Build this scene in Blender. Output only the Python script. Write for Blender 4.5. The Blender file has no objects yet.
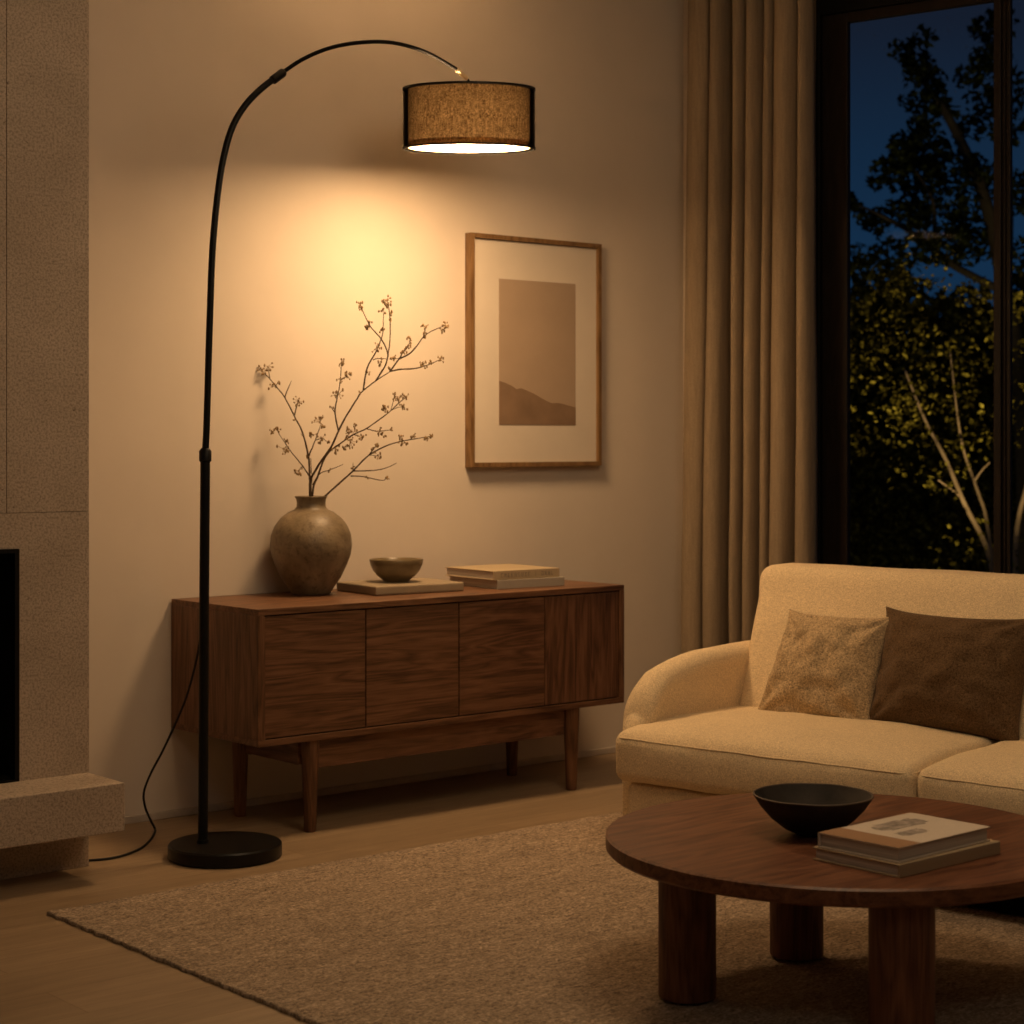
import bpy, bmesh, math, random
from mathutils import Vector, Matrix, noise
PI = math.pi
C = bpy.context.scene.collection
SC = bpy.context.scene
DIFF_E = 53.0                      # radiance of the lamp's diffuser
BULB_W = 9.0                       # bulb inside the shade
UP_W = 150.0                       # spot added in the shade, lifts the upper wall by ceiling bounce
MID_FILL_W = 48.0                      # unseen fill light added over the middle of the room
FILL_W = 11.0                      # weaker fill light added in the near part, no fixture
SHADE_D = 42.0
LIP_T = .16
EXPOSURE = 0.12

YAW = math.radians(40.33)          # camera heading, measured from the back wall's normal

# ------------------------------------------------------------------ materials
class NT:
    """small helper round a node tree"""
    def __init__(s, name):
        s.m = bpy.data.materials.new(name); s.m.use_nodes = True
        s.t = s.m.node_tree; s.t.nodes.clear()
        s.out = s.t.nodes.new('ShaderNodeOutputMaterial')
    def n(s, typ, **kw):
        nd = s.t.nodes.new(typ)
        for k, v in kw.items():
            if k in nd.inputs: nd.inputs[k].default_value = v
            else: setattr(nd, k, v)
        return nd
    def l(s, a, b): s.t.links.new(a, b)
    def coords(s, scale=(1,1,1), rnd=0.0, rot=(0,0,0)):
        tc = s.n('ShaderNodeTexCoord'); mp = s.n('ShaderNodeMapping')
        mp.inputs['Scale'].default_value = scale; mp.inputs['Rotation'].default_value = rot
        if rnd:
            oi = s.n('ShaderNodeObjectInfo'); vm = s.n('ShaderNodeVectorMath', operation='SCALE'); cb = s.n('ShaderNodeCombineXYZ')
            for i in range(3): s.l(oi.outputs['Random'], cb.inputs[i])
            s.l(cb.outputs[0], vm.inputs[0]); vm.inputs['Scale'].default_value = rnd
            ad = s.n('ShaderNodeVectorMath', operation='ADD')
            s.l(tc.outputs['Object'], ad.inputs[0]); s.l(vm.outputs[0], ad.inputs[1]); s.l(ad.outputs[0], mp.inputs['Vector'])
        else:
            s.l(tc.outputs['Object'], mp.inputs['Vector'])
        return mp.outputs['Vector']
    def noise(s, vec, scale, detail=4, rough=.55, dist=0.0):
        nd = s.n('ShaderNodeTexNoise'); s.l(vec, nd.inputs['Vector'])
        nd.inputs['Scale'].default_value = scale; nd.inputs['Detail'].default_value = detail
        nd.inputs['Roughness'].default_value = rough; nd.inputs['Distortion'].default_value = dist
        return nd.outputs['Fac']
    def ramp(s, fac, stops):
        r = s.n('ShaderNodeValToRGB'); s.l(fac, r.inputs['Fac'])
        e = r.color_ramp.elements
        while len(e) < len(stops): e.new(.5)
        for el, (p, c) in zip(e, stops): el.position = p; el.color = (*c, 1) if len(c) == 3 else c
        return r.outputs['Color']
    def mix(s, a, b, fac, mode='MIX'):
        m = s.n('ShaderNodeMix', data_type='RGBA', blend_type=mode)
        for sock, v in ((m.inputs[0], fac), (m.inputs[6], a), (m.inputs[7], b)):
            if hasattr(v, 'is_output'): s.l(v, sock)
            elif isinstance(v, tuple): sock.default_value = (*v, 1)
            else: sock.default_value = v
        return m.outputs[2]
    def math(s, op, a, b=0.0):
        m = s.n('ShaderNodeMath', operation=op)
        for i, v in enumerate((a, b)):
            if hasattr(v, 'is_output'): s.l(v, m.inputs[i])
            else: m.inputs[i].default_value = v
        return m.outputs[0]
    def bump(s, h, strength=.3, dist=.002, prev=None):
        b = s.n('ShaderNodeBump'); b.inputs['Strength'].default_value = strength; b.inputs['Distance'].default_value = dist
        s.l(h, b.inputs['Height'])
        if prev: s.l(prev, b.inputs['Normal'])
        return b.outputs['Normal']
    def done(s, color, rough=.6, normal=None, spec=.4, metal=0.0, sheen=0.0, coat=0.0):
        p = s.n('ShaderNodeBsdfPrincipled')
        for sock, v in ((p.inputs['Base Color'], color), (p.inputs['Roughness'], rough)):
            if hasattr(v, 'is_output'): s.l(v, sock)
            else: sock.default_value = (*v, 1) if isinstance(v, tuple) else v
        p.inputs['Specular IOR Level'].default_value = spec; p.inputs['Metallic'].default_value = metal
        p.inputs['Sheen Weight'].default_value = sheen; p.inputs['Coat Weight'].default_value = coat
        if normal: s.l(normal, p.inputs['Normal'])
        s.l(p.outputs[0], s.out.inputs['Surface'])
        return s.m

def plain(name, col, rough=.5, spec=.4, metal=0.0, var=.12, scale=18, bump=.0):
    t = NT(name); v = t.coords((1,1,1), 3.0)
    f = t.noise(v, scale, 4)
    lo = tuple(c*(1-var) for c in col); hi = tuple(min(1, c*(1+var)) for c in col)
    c = t.ramp(f, [(.3, lo), (.7, hi)])
    nm = t.bump(t.noise(v, scale*9, 3), bump, .001) if bump else None
    return t.done(c, rough, nm, spec, metal)

def wood(name, cols, stretch=(1,14,14), scale=2.2, rough=.42, spec=.35, fine=(5,160,160), waviness=.9, rnd=9.0):
    """long-grained timber: 'stretch' is small along the grain"""
    t = NT(name); v = t.coords(stretch, rnd); v2 = t.coords(fine, rnd)
    big = t.noise(v, scale*.55, 3, .5, waviness)
    rings = t.math('FRACT', t.math('MULTIPLY', big, 7.0))
    rings = t.math('ABSOLUTE', t.math('SUBTRACT', rings, .5))
    a = t.noise(v, scale*2.4, 7, .62, .5)
    pores = t.noise(v2, 1.6, 3, .6)
    f = t.math('ADD', t.math('MULTIPLY', rings, .55), t.math('MULTIPLY', a, .62))
    f = t.math('ADD', f, t.math('MULTIPLY', t.math('SUBTRACT', pores, .5), .55))
    c = t.ramp(f, [(.22, cols[0]), (.45, cols[1]), (.72, cols[2])])
    nm = t.bump(pores, .12, .0006)
    r = t.math('ADD', t.math('MULTIPLY', a, .18), rough - .08)
    return t.done(c, r, nm, spec)

def fabric(name, col, weave=240, var=.16, rough=.9, bump=.35, sheen=.12, slub=(1,1,1), big=.1, bumpdist=.0015, fw=.55):
    t = NT(name); v = t.coords((1,1,1), 1.0); vs = t.coords(slub, 1.0)
    a = t.noise(v, weave, 2, .6); b = t.noise(vs, weave*.35, 3, .6); g = t.noise(v, 5, 3)
    f = t.math('ADD', t.math('MULTIPLY', a, fw), t.math('MULTIPLY', b, 1-fw))
    lo = tuple(c*(1-var*1.6) for c in col); hi = tuple(min(1, c*(1+var*1.3)) for c in col)
    c = t.ramp(f, [(.3, lo), (.7, hi)])
    c = t.mix(c, t.ramp(g, [(.3, (1-big,)*3), (.7, (1.0,)*3)]), 1.0, 'MULTIPLY')
    return t.done(c, rough, t.bump(f, bump, bumpdist), .15, 0, sheen)

# walls: fine plaster
def plaster(name, col):
    t = NT(name); v = t.coords()
    g = t.noise(v, 2.3, 5, .6); s_ = t.noise(v, 60, 4, .6)
    c = t.ramp(g, [(.3, tuple(x*.93 for x in col)), (.7, col)])
    nm = t.bump(s_, .10, .0015, t.bump(t.noise(v, 7, 4), .05, .006))
    return t.done(c, .85, nm, .2)
M = {}
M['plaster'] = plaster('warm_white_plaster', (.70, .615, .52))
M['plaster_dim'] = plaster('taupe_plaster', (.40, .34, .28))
M['ceiling'] = plaster('ceiling_paint', (.62, .56, .48))
# stone: travertine
t = NT('travertine'); v = t.coords((1,1,1)); vv = t.coords((1.0, 1.0, 1.6))
g = t.noise(vv, 3.0, 6, .6, .4); f1 = t.noise(v, 150, 4, .65); f2 = t.noise(vv, 46, 5, .7, .8)
c = t.ramp(g, [(.3, (.48,.385,.295)), (.7, (.60,.49,.385))])
c = t.mix(c, t.ramp(f1, [(.34, (.55,)*3), (.55, (1.0,)*3)]), 1.0, 'MULTIPLY')
c = t.mix(c, t.ramp(f2, [(.29, (.38,.33,.29)), (.36, (1.0,)*3)]), 1.0, 'MULTIPLY')
nm = t.bump(f2, .35, .003, t.bump(f1, .35, .0015))
M['stone'] = t.done(c, .8, nm, .25)
# oak floor boards, running along the back wall
t = NT('oak_floor'); v = t.coords((1,1,1))
br = t.n('ShaderNodeTexBrick', offset=.37, squash=1.0); t.l(v, br.inputs['Vector'])
br.inputs['Color1'].default_value = (.36,.26,.16,1); br.inputs['Color2'].default_value = (.42,.305,.19,1); br.inputs['Mortar'].default_value = (.24,.15,.08,1)
br.inputs['Scale'].default_value = 1.0; br.inputs['Brick Width'].default_value = 1.9; br.inputs['Row Height'].default_value = .19
br.inputs['Mortar Size'].default_value = .0012; br.inputs['Mortar Smooth'].default_value = .4
g = t.noise(t.coords((1.2,16,1)), 2.0, 7, .62, .7)
fine = t.noise(t.coords((6,170,1)), 1.5, 3)
c = t.mix(br.outputs['Color'], t.ramp(g, [(.3, (.74,.70,.66)), (.7, (1.05,1.04,1.02))]), 1.0, 'MULTIPLY')
c = t.mix(c, t.ramp(fine, [(.3, (.76,)*3), (.65, (1.0,)*3)]), 1.0, 'MULTIPLY')
nm = t.bump(fine, .15, .0006, t.bump(br.outputs['Fac'], -.2, .001))
M['floor'] = t.done(c, t.math('ADD', t.math('MULTIPLY', g, .2), .34), nm, .35)
WAL = [(.070,.031,.015), (.155,.073,.036), (.245,.122,.064)]
M['walnut_u'] = wood('walnut_along', WAL, (1,11,11), 2.0)
M['walnut_v'] = wood('walnut_upright', WAL, (11,11,1), 2.0, fine=(160,160,5))
M['walnut_d'] = wood('walnut_deep', WAL, (11,1,11), 2.0, fine=(160,5,160))
TW = [(.070,.024,.011), (.145,.056,.026), (.215,.090,.044)]
M['table'] = wood('table_walnut', TW, (1,9,9), 2.4, rough=.40)
M['table_leg'] = wood('table_walnut_upright', TW, (9,9,1), 2.4, rough=.5, fine=(150,150,5))
M['frame'] = wood('oak_frame', [(.12,.064,.025),(.20,.112,.045),(.27,.155,.066)], (9,9,1), 3, fine=(150,150,6))
M['black'] = plain('black_metal', (.005,.0045,.004), .45, .22, 0, .2, 20, .05)
M['arm'] = plain('arm_black', (.004,.0035,.003), .6, .06)
M['blackbase'] = plain('black_base', (.006,.0055,.005), .36, .3, 0, .3, 30, .08)
M['dull'] = plain('dull_black', (.008,.0075,.007), .85, .1, 0, .3, 12)  # one dull black for firebox, sofa plinth and sheet behind the doors
M['brass'] = plain('brushed_brass', (.80,.66,.44), .38, .5, .35, .05, 60)
M['cord'] = plain('cord_rubber', (.008,.008,.008), .55, .3)
M['curtain'] = fabric('curtain_linen', (.31,.235,.155), 300, .16, .95, .3, .05, (1,1,.08), .06)
M['sofa'] = fabric('sofa_linen', (.83,.615,.385), 330, .24, .92, .45, .1, (.6,1,1), .06, .0015, .82)
M['boucle'] = fabric('boucle_wool', (.54,.395,.23), 260, .50, .98, .8, .1, (1.6,1.6,1.6), .10, .004)
M['brownwool'] = fabric('brown_wool', (.135,.081,.040), 280, .45, .98, .8, .06, (1.6,1.6,1.6), .15, .0035)
t = NT('rug_wool'); v = t.coords((1,1,1)); vd = t.coords((1,2.6,1), rot=(0,0,.35))
a = t.noise(v, 120, 4, .75); b = t.noise(vd, 34, 6, .72, 1.2); g = t.noise(vd, 5, 4, .6, .5)
f = t.math('ADD', t.math('MULTIPLY', a, .5), t.math('MULTIPLY', b, .5))
c = t.ramp(f, [(.37, (.11,.078,.053)), (.5, (.38,.285,.195)), (.62, (.72,.55,.395))])
c = t.mix(c, t.ramp(g, [(.3, (.80,)*3), (.7, (1.0,)*3)]), 1.0, 'MULTIPLY')
M['rug'] = t.done(c, .97, t.bump(f, .9, .006), .08, 0, .1)
# vase: rough stoneware with a little shine
t = NT('stoneware'); v = t.coords()
g = t.noise(v, 9, 6, .65, .5); s_ = t.noise(v, 55, 4, .7)
c = t.ramp(g, [(.3, (.12,.088,.050)), (.55, (.225,.170,.102)), (.75, (.31,.24,.15))])
c = t.mix(c, t.ramp(s_, [(.33, (.6,.56,.52)), (.48, (1.0,)*3)]), 1.0, 'MULTIPLY')
M['vase'] = t.done(c, t.math('ADD', t.math('MULTIPLY', s_, .35), .26), t.bump(s_, .6, .0025, t.bump(g, .3, .004)), .5)
M['bowl_glaze'] = plain('olive_glaze', (.17,.125,.065), .30, .5, 0, .18, 22, .08)
M['darkbowl'] = plain('charred_wood', (.024,.018,.013), .72, .3, 0, .55, 14, .4)
M['bowlrim'] = plain('pale_wood_rim', (.105,.075,.052), .5, .35, 0, .3, 20)  # a lighter brown than the bowl body
M['tray'] = plain('sand_stone', (.33,.26,.175), .6, .35, 0, .12, 10, .1)
M['twig'] = plain('twig_bark', (.085,.055,.030), .8, .2, 0, .3, 60, .3)
M['bud'] = plain('dry_bud', (.27,.175,.08), .75, .25, 0, .35, 120, .2)
M['paper'] = None
t = NT('page_edges'); v = t.coords((1,1,1))
ln = t.noise(t.coords((1.5,1.5,260)), 1.0, 2, .5)
M['paper'] = t.done(t.ramp(ln, [(.35, (.47,.41,.34)), (.6, (.72,.65,.56))]), .85, t.bump(ln, .3, .0008), .15)
def cover(name, col): return fabric(name, col, 420, .05, .72, .12, 0, (1,1,1), .04, .0006)
M['cov_cream'] = cover('cover_cream', (.46,.365,.235)); M['cov_grey'] = cover('cover_grey_linen', (.40,.355,.29))
M['cov_tan'] = cover('cover_tan', (.42,.32,.20)); M['cov_pale'] = cover('cover_pale', (.62,.53,.43))
M['band'] = cover('cover_band', (.34,.20,.11)); M['ink'] = plain('grey_ink', (.33,.28,.235), .8, .1, 0, .45, 60)
M['ink2'] = plain('spine_ink', (.285,.24,.18), .8, .1, 0, .3, 90)
M['mat'] = plain('mat_board', (.68,.60,.50), .9, .1, 0, .03, 6)
M['print_sky'] = plain('print_sky', (.40,.30,.215), .9, .1, 0, .05, 5)
M['print_hill'] = plain('print_hill', (.235,.155,.10), .9, .1, 0, .12, 9)
M['winframe'] = wood('dark_stained_frame', [(.009,.006,.004),(.013,.008,.005),(.020,.012,.008)], (9,9,1), 2.5, rough=.55, spec=.2, fine=(150,150,5))
M['winblack'] = plain('black_frame', (.0045,.004,.0035), .6, .15)
M['leaf'] = None
def leafmat(name, col, tr):
    t = NT(name); v = t.coords((1,1,1))
    f = t.noise(v, 21, 2)
    c = t.ramp(f, [(.38, tuple(x*.16 for x in col)), (.52, tuple(x*.5 for x in col)), (.68, tuple(min(.9, x*1.7) for x in col))])
    d = t.n('ShaderNodeBsdfDiffuse'); t.l(c, d.inputs['Color'])
    r = t.n('ShaderNodeBsdfTranslucent'); t.l(c, r.inputs['Color'])
    m = t.n('ShaderNodeMixShader', Fac=tr); t.l(d.outputs[0], m.inputs[1]); t.l(r.outputs[0], m.inputs[2])
    t.l(m.outputs[0], t.out.inputs['Surface']); return t.m
M['leaf'] = leafmat('garden_leaf', (.27,.22,.04), .35)
M['hedge'] = leafmat('hedge_leaf', (.16,.15,.03), .25)
M['leaf_dark'] = leafmat('night_leaf', (.045,.055,.018), .2)
M['bark_pale'] = plain('pale_bark', (.42,.29,.19), .85, .15, 0, .3, 12, .3)
M['bark_dark'] = plain('dark_bark', (.05,.04,.03), .9, .1, 0, .3, 12, .3)
M['grass'] = plain('night_grass', (.03,.035,.012), .95, .05, 0, .4, 9, .4)
M['bulbglass'] = plain('bulb_glass', (.9,.85,.75), .3, .4)
# glass pane: clear, with a faint mirror
t = NT('window_glass')
tr = t.n('ShaderNodeBsdfTransparent'); gl = t.n('ShaderNodeBsdfGlossy', Roughness=.02)
tr.inputs['Color'].default_value = (.93,.96,.97,1)
ms = t.n('ShaderNodeMixShader', Fac=.00012); t.l(tr.outputs[0], ms.inputs[1]); t.l(gl.outputs[0], ms.inputs[2]); t.l(ms.outputs[0], t.out.inputs['Surface'])
M['glass'] = t.m
# lampshade: warm inner liner that lets light through, dark open-weave fabric over it
t = NT('shade_liner'); v = t.coords()
f = t.noise(v, 190, 3, .7); f3 = t.noise(t.coords((1,1,.8)), 95, 3, .7)
h = t.math('ADD', t.math('MULTIPLY', f, .6), t.math('MULTIPLY', f3, .4))
c = t.ramp(h, [(.36, (.17,.10,.045)), (.5, (.48,.32,.155)), (.62, (.80,.57,.31))])
d = t.n('ShaderNodeBsdfDiffuse'); t.l(c, d.inputs['Color']); r = t.n('ShaderNodeBsdfTranslucent'); t.l(c, r.inputs['Color'])
m = t.n('ShaderNodeMixShader', Fac=.5); t.l(d.outputs[0], m.inputs[1]); t.l(r.outputs[0], m.inputs[2]); t.l(m.outputs[0], t.out.inputs['Surface'])
M['liner'] = t.m
# the outer fabric is a thick open weave: it swallows more light the longer the way through it
t = NT('shade_fabric'); va_ = t.n('ShaderNodeVolumeAbsorption', Density=SHADE_D); va_.inputs['Color'].default_value = (.05,.03,.015,1)
t.l(va_.outputs[0], t.out.inputs['Volume']); M['shade'] = t.m
LAMP_COL = (1.0, .615, .30)
t = NT('diffuser_lit'); e = t.n('ShaderNodeEmission', Strength=DIFF_E); e.inputs['Color'].default_value = (*LAMP_COL, 1); t.l(e.outputs[0], t.out.inputs['Surface'])
M['diffuser'] = t.m
t = NT('shade_lip'); d = t.n('ShaderNodeBsdfDiffuse'); d.inputs['Color'].default_value = (.80,.74,.62,1); r = t.n('ShaderNodeBsdfTranslucent'); r.inputs['Color'].default_value = (.75,.62,.45,1)
m = t.n('ShaderNodeMixShader', Fac=LIP_T); t.l(d.outputs[0], m.inputs[1]); t.l(r.outputs[0], m.inputs[2]); t.l(m.outputs[0], t.out.inputs['Surface']); M['lip'] = t.m
M['shadecap'] = plain('shade_cap', (.03,.025,.02), .7, .2)

# ------------------------------------------------------------------ mesh helpers
def link(name, bm, mat, parent=None, loc=None, smooth=False, auto=None):
    me = bpy.data.meshes.new(name); bm.to_mesh(me); bm.free()
    for m in (mat if isinstance(mat, list) else [mat]): me.materials.append(m)
    if smooth:
        for p in me.polygons: p.use_smooth = True
        if auto: me.set_sharp_from_angle(angle=math.radians(auto))
    o = bpy.data.objects.new(name, me); C.objects.link(o)
    if parent: o.parent = parent
    if loc: o.location = loc
    return o
def tag(o, label, cat, group=None, kind=None):
    o['label'] = label; o['category'] = cat
    if group: o['group'] = group
    if kind: o['kind'] = kind
    return o
def thing(name, label, cat, loc=(0,0,0), rz=0.0, group=None, kind=None):
    o = bpy.data.objects.new(name, None); C.objects.link(o)
    o.empty_display_size = .1; o.location = loc; o.rotation_euler = (0, 0, rz)
    return tag(o, label, cat, group, kind)
def struct(name, bm, mat, **kw):
    o = link(name, bm, mat, **kw); o['kind'] = 'structure'; return o
def box(bm, x0, x1, y0, y1, z0, z1, bev=0.0, seg=2):
    r = bmesh.ops.create_cube(bm, size=1.0)
    vs = r['verts']
    for q in vs: q.co = Vector((x0+(q.co.x+.5)*(x1-x0), y0+(q.co.y+.5)*(y1-y0), z0+(q.co.z+.5)*(z1-z0)))
    if bev:
        es = list({e for q in vs for e in q.link_edges})
        bmesh.ops.bevel(bm, geom=es, offset=bev, segments=seg, profile=.5, affect='EDGES')
    return bm
def B(*a, **k): return box(bmesh.new(), *a, **k)
def lathe(prof, seg=48, bm=None):
    bm = bm or bmesh.new(); rings = []
    for r, z in prof:
        rings.append([bm.verts.new((0,0,z))] if r < 1e-6 else [bm.verts.new((r*math.cos(2*PI*i/seg), r*math.sin(2*PI*i/seg), z)) for i in range(seg)])
    for a, b in zip(rings, rings[1:]):
        for i in range(seg):
            j = (i+1) % seg
            f = [a[i % len(a)], a[j % len(a)], b[j % len(b)], b[i % len(b)]]
            u = []
            for q in f:
                if q not in u: u.append(q)
            if len(u) > 2: bm.faces.new(u)
    bmesh.ops.recalc_face_normals(bm, faces=bm.faces)
    return bm
def catmull(pts, n=6):
    P = [Vector(p) for p in pts]
    if len(P) < 3: return P
    out = []
    for i in range(len(P)-1):
        p0, p1, p2, p3 = P[max(i-1,0)], P[i], P[i+1], P[min(i+2,len(P)-1)]
        for k in range(n):
            s = k/n
            out.append(.5*((2*p1)+(p2-p0)*s+(2*p0-5*p1+4*p2-p3)*s*s+(3*p1-p0-3*p2+p3)*s**3))
    return out+[P[-1]]
def tube(bm, pts, rad, seg=8, cap=True):
    P = [Vector(p) for p in pts]; n = len(P)
    if not hasattr(rad, '__len__'): rad = [rad]*n
    up = Vector((.13,.37,.92)); rings = []
    t0 = (P[1]-P[0]).normalized(); a = t0.cross(up).normalized() if abs(t0.dot(up)) < .98 else t0.cross(Vector((1,0,0))).normalized()
    for i in range(n):
        t = (P[min(i+1,n-1)]-P[max(i-1,0)]).normalized()
        a = (a - t*a.dot(t)).normalized(); b = t.cross(a)
        rings.append([bm.verts.new(P[i]+(a*math.cos(2*PI*k/seg)+b*math.sin(2*PI*k/seg))*rad[i]) for k in range(seg)])
    for r0, r1 in zip(rings, rings[1:]):
        for k in range(seg): bm.faces.new((r0[k], r0[(k+1) % seg], r1[(k+1) % seg], r1[k]))
    if cap:
        bm.faces.new(rings[0][::-1]); bm.faces.new(rings[-1])
    return bm
def soft_box(x0, x1, y0, y1, z0, z1, r, n=14, rs=4, fn=None):
    """rounded box, evenly gridded so 'fn' can swell and crease it"""
    bm = bmesh.new(); cache = {}
    def axis(a, b):
        L = [a+r*(1-math.cos(i/rs*PI/2)) for i in range(rs)]
        Rr = [b-r*(1-math.cos(i/rs*PI/2)) for i in range(rs)][::-1]
        return L+[a+r+(b-a-2*r)*i/n for i in range(n+1)]+Rr
    X, Y, Z = axis(x0,x1), axis(y0,y1), axis(z0,z1)
    lo = Vector((x0+r,y0+r,z0+r)); hi = Vector((x1-r,y1-r,z1-r))
    def vert(p):
        k = tuple(round(c,6) for c in p)
        if k not in cache:
            P = Vector(p); q = Vector([min(max(P[i],lo[i]),hi[i]) for i in range(3)]); d = P-q
            if d.length > 1e-9: P = q+d.normalized()*r
            if fn: P = fn(P, ((P.x-x0)/(x1-x0)*2-1, (P.y-y0)/(y1-y0)*2-1, (P.z-z0)/(z1-z0)*2-1))
            cache[k] = bm.verts.new(P)
        return cache[k]
    for A, Bq, mk, vals in ((X,Y,lambda a,b,c:(a,b,c),(z0,z1)), (X,Z,lambda a,b,c:(a,c,b),(y0,y1)), (Y,Z,lambda a,b,c:(c,a,b),(x0,x1))):
        for c in vals:
            for i in range(len(A)-1):
                for j in range(len(Bq)-1):
                    f = [vert(mk(A[i],Bq[j],c)), vert(mk(A[i+1],Bq[j],c)), vert(mk(A[i+1],Bq[j+1],c)), vert(mk(A[i],Bq[j+1],c))]
                    if len(set(f)) == 4:
                        try: bm.faces.new(f)
                        except ValueError: pass
    bmesh.ops.recalc_face_normals(bm, faces=bm.faces)
    return bm
def poly(bm, pts):
    return bm.faces.new([bm.verts.new(p) for p in pts])
# ------------------------------------------------------------------ the room
W = 5.31                                   # back wall
CX = 5.40                                  # corner of back wall and window wall
wx, wy = .2176, -.9760                     # window wall runs towards the viewer
RZ_WIN = math.atan2(wy, wx)
def onwin(s): return (CX+wx*s, W+wy*s)
FAR = 8.2
ex, ey = onwin(FAR)
struct('floor', (lambda b: (poly(b, [(-2,ey,0),(ex,ey,0),(CX,W,0),(-2,W,0)]), b)[1])(bmesh.new()), M['floor'])
struct('ceiling', (lambda b: (poly(b, [(-2,ey,3.0),(-2,W,3.0),(CX,W,3.0),(ex,ey,3.0)]), b)[1])(bmesh.new()), M['ceiling'])
struct('wall_back', B(-2.0, CX+.12, W, W+.15, 0, 3.0), M['plaster'])
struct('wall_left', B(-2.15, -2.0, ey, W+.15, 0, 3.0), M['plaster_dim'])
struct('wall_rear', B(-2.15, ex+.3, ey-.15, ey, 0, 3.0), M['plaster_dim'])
struct('baseboard_back', B(2.557, CX, W-.012, W, 0, .024, .003), plain('skirting_paint', (.50,.43,.36), .6))
# window wall, in its own frame: x along the wall, -y... z up
ww = bmesh.new()
S0, S1, ZT = .555, 4.15, 2.90
box(ww, 0, S0, 0, .16, 0, 3.0); box(ww, S1, FAR, 0, .16, 0, 3.0); box(ww, S0, S1, 0, .16, ZT, 3.0)
wo = struct('wall_window', ww, M['plaster']); wo.location = (CX, W, 0); wo.rotation_euler = (0,0,RZ_WIN)
win = bpy.data.objects.new('window_1', None); C.objects.link(win); win.location = (CX, W, 0); win.rotation_euler = (0,0,RZ_WIN); win['kind'] = 'structure'
fb = bmesh.new()
box(fb, S0, S0+.06, -.02, .04, 0, ZT, .004); box(fb, S1-.06, S1, -.02, .04, 0, ZT, .004)
box(fb, S0+.06, S1-.06, -.02, .04, 2.80, ZT, .004); box(fb, S0+.06, S1-.06, -.02, .04, 0, .06, .004)
link('outer_frame', fb, M['winblack'], win)
panes = []
x = S0+.06
stile = .105
glass_w = .580; mull = .056
link('side_stile', B(x, x+stile, .0, .028, .06, 2.80, .003), M['winframe'], win)
x += stile
k = 0
while x < S1-.1:
    x1 = min(x+glass_w, S1-.06)
    b = bmesh.new(); box(b, x-.004, x1+.004, .012, .018, .055, 2.80)
    link('glass_pane', b, M['glass'], win)
    rb = bmesh.new(); box(rb, x, x1, .0, .028, 2.762, 2.80, .003); box(rb, x, x1, .0, .028, .06, .12, .003)
    link('sash_rail', rb, M['winframe'], win)
    if x1 < S1-.1:
        mb = bmesh.new(); box(mb, x1, x1+.028, -.012, .028, .06, 2.80, .003); box(mb, x1+.028, x1+.040, .0, .028, .06, 2.80, .002); box(mb, x1+.040, x1+mull, .006, .028, .06, 2.80, .003)
        link('mullion', mb, M['winframe'], win)
    x = x1+mull
# ------------------------------------------------------------------ fireplace
fp = thing('fireplace', 'travertine fireplace surround with black firebox and floating hearth at left', 'fireplace', (2.555, 4.85, 0))
lo = bmesh.new()
box(lo, -.212, 0, 0, W-4.851, .264, .9992, .0); box(lo, -1.45, -1.0, 0, W-4.851, .264, .9992, .0); box(lo, -1.0, -.212, 0, W-4.851, .902, .9992, .0)
link('surround', lo, M['stone'], fp)
for (a, b_) in ((-.2478, 0), (-1.20, -.2492), (-1.45, -1.2014)):
    link('stone_panel', B(a, b_, 0, W-4.851, 1.0, 2.999, .0012), M['stone'], fp)
link('plinth', B(-1.45, 0, .0, W-4.851, 0, .131, .002), M['stone'], fp)
hb = bmesh.new(); box(hb, -1.45, 0, -.206, W-4.851, .1315, .2635, .003)
link('hearth', hb, M['stone'], fp)
fbx = bmesh.new()
box(fbx, -1.0, -.212, .30, .32, .264, .902); box(fbx, -1.0, -.985, .02, .30, .264, .902); box(fbx, -.227, -.2122, .02, .30, .264, .902); box(fbx, -.985, -.227, .02, .30, .264, .275); box(fbx, -.985, -.227, .02, .30, .89, .9018)
link('firebox', fbx, M['dull'], fp)
tr = bmesh.new()
box(tr, -.226, -.2125, -.004, .03, .264, .9015); box(tr, -1.0, -.226, -.004, .03, .890, .9015); box(tr, -1.0, -.988, -.004, .03, .264, .890); box(tr, -.988, -.226, -.004, .03, .264, .270)
link('firebox_trim', tr, M['black'], fp)
# ------------------------------------------------------------------ rug
random.seed(3)
def rug():
    X0, X1, Y0, Y1 = 2.205, 5.25, 1.3, 4.425
    nx, ny = 500, 500
    bm = bmesh.new(); g = []
    for i in range(nx+1):
        row = []
        for j in range(ny+1):
            x = X0+(X1-X0)*i/nx; y = Y0+(Y1-Y0)*j/ny
            e = min(i, nx-i, j, ny-j)
            h = .009+.0030*noise.noise(Vector((x*30+y*12, y*70, 0)))+.0026*noise.noise(Vector((x*110, y*110, 5)))
            if e == 0:
                h = .0005; x += (.0052 if i == 0 else -.0052 if i == nx else 0); y += (.0052 if j == 0 else -.0052 if j == ny else 0)
            if e <= 1:
                x += .006*noise.noise(Vector((x*50, y*50, 9))); y += .006*noise.noise(Vector((x*50, y*50, 2)))
            row.append(bm.verts.new((x-2.205, y-4.425, h)))
        g.append(row)
    for i in range(nx):
        for j in range(ny): bm.faces.new((g[i][j], g[i+1][j], g[i+1][j+1], g[i][j+1]))
    return bm
tag(link('area_rug', rug(), M['rug'], smooth=True, loc=(2.205, 4.425, 0)), 'large brown-beige wool rug lying on the oak floor', 'rug')
RUGZ = .0150
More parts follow.
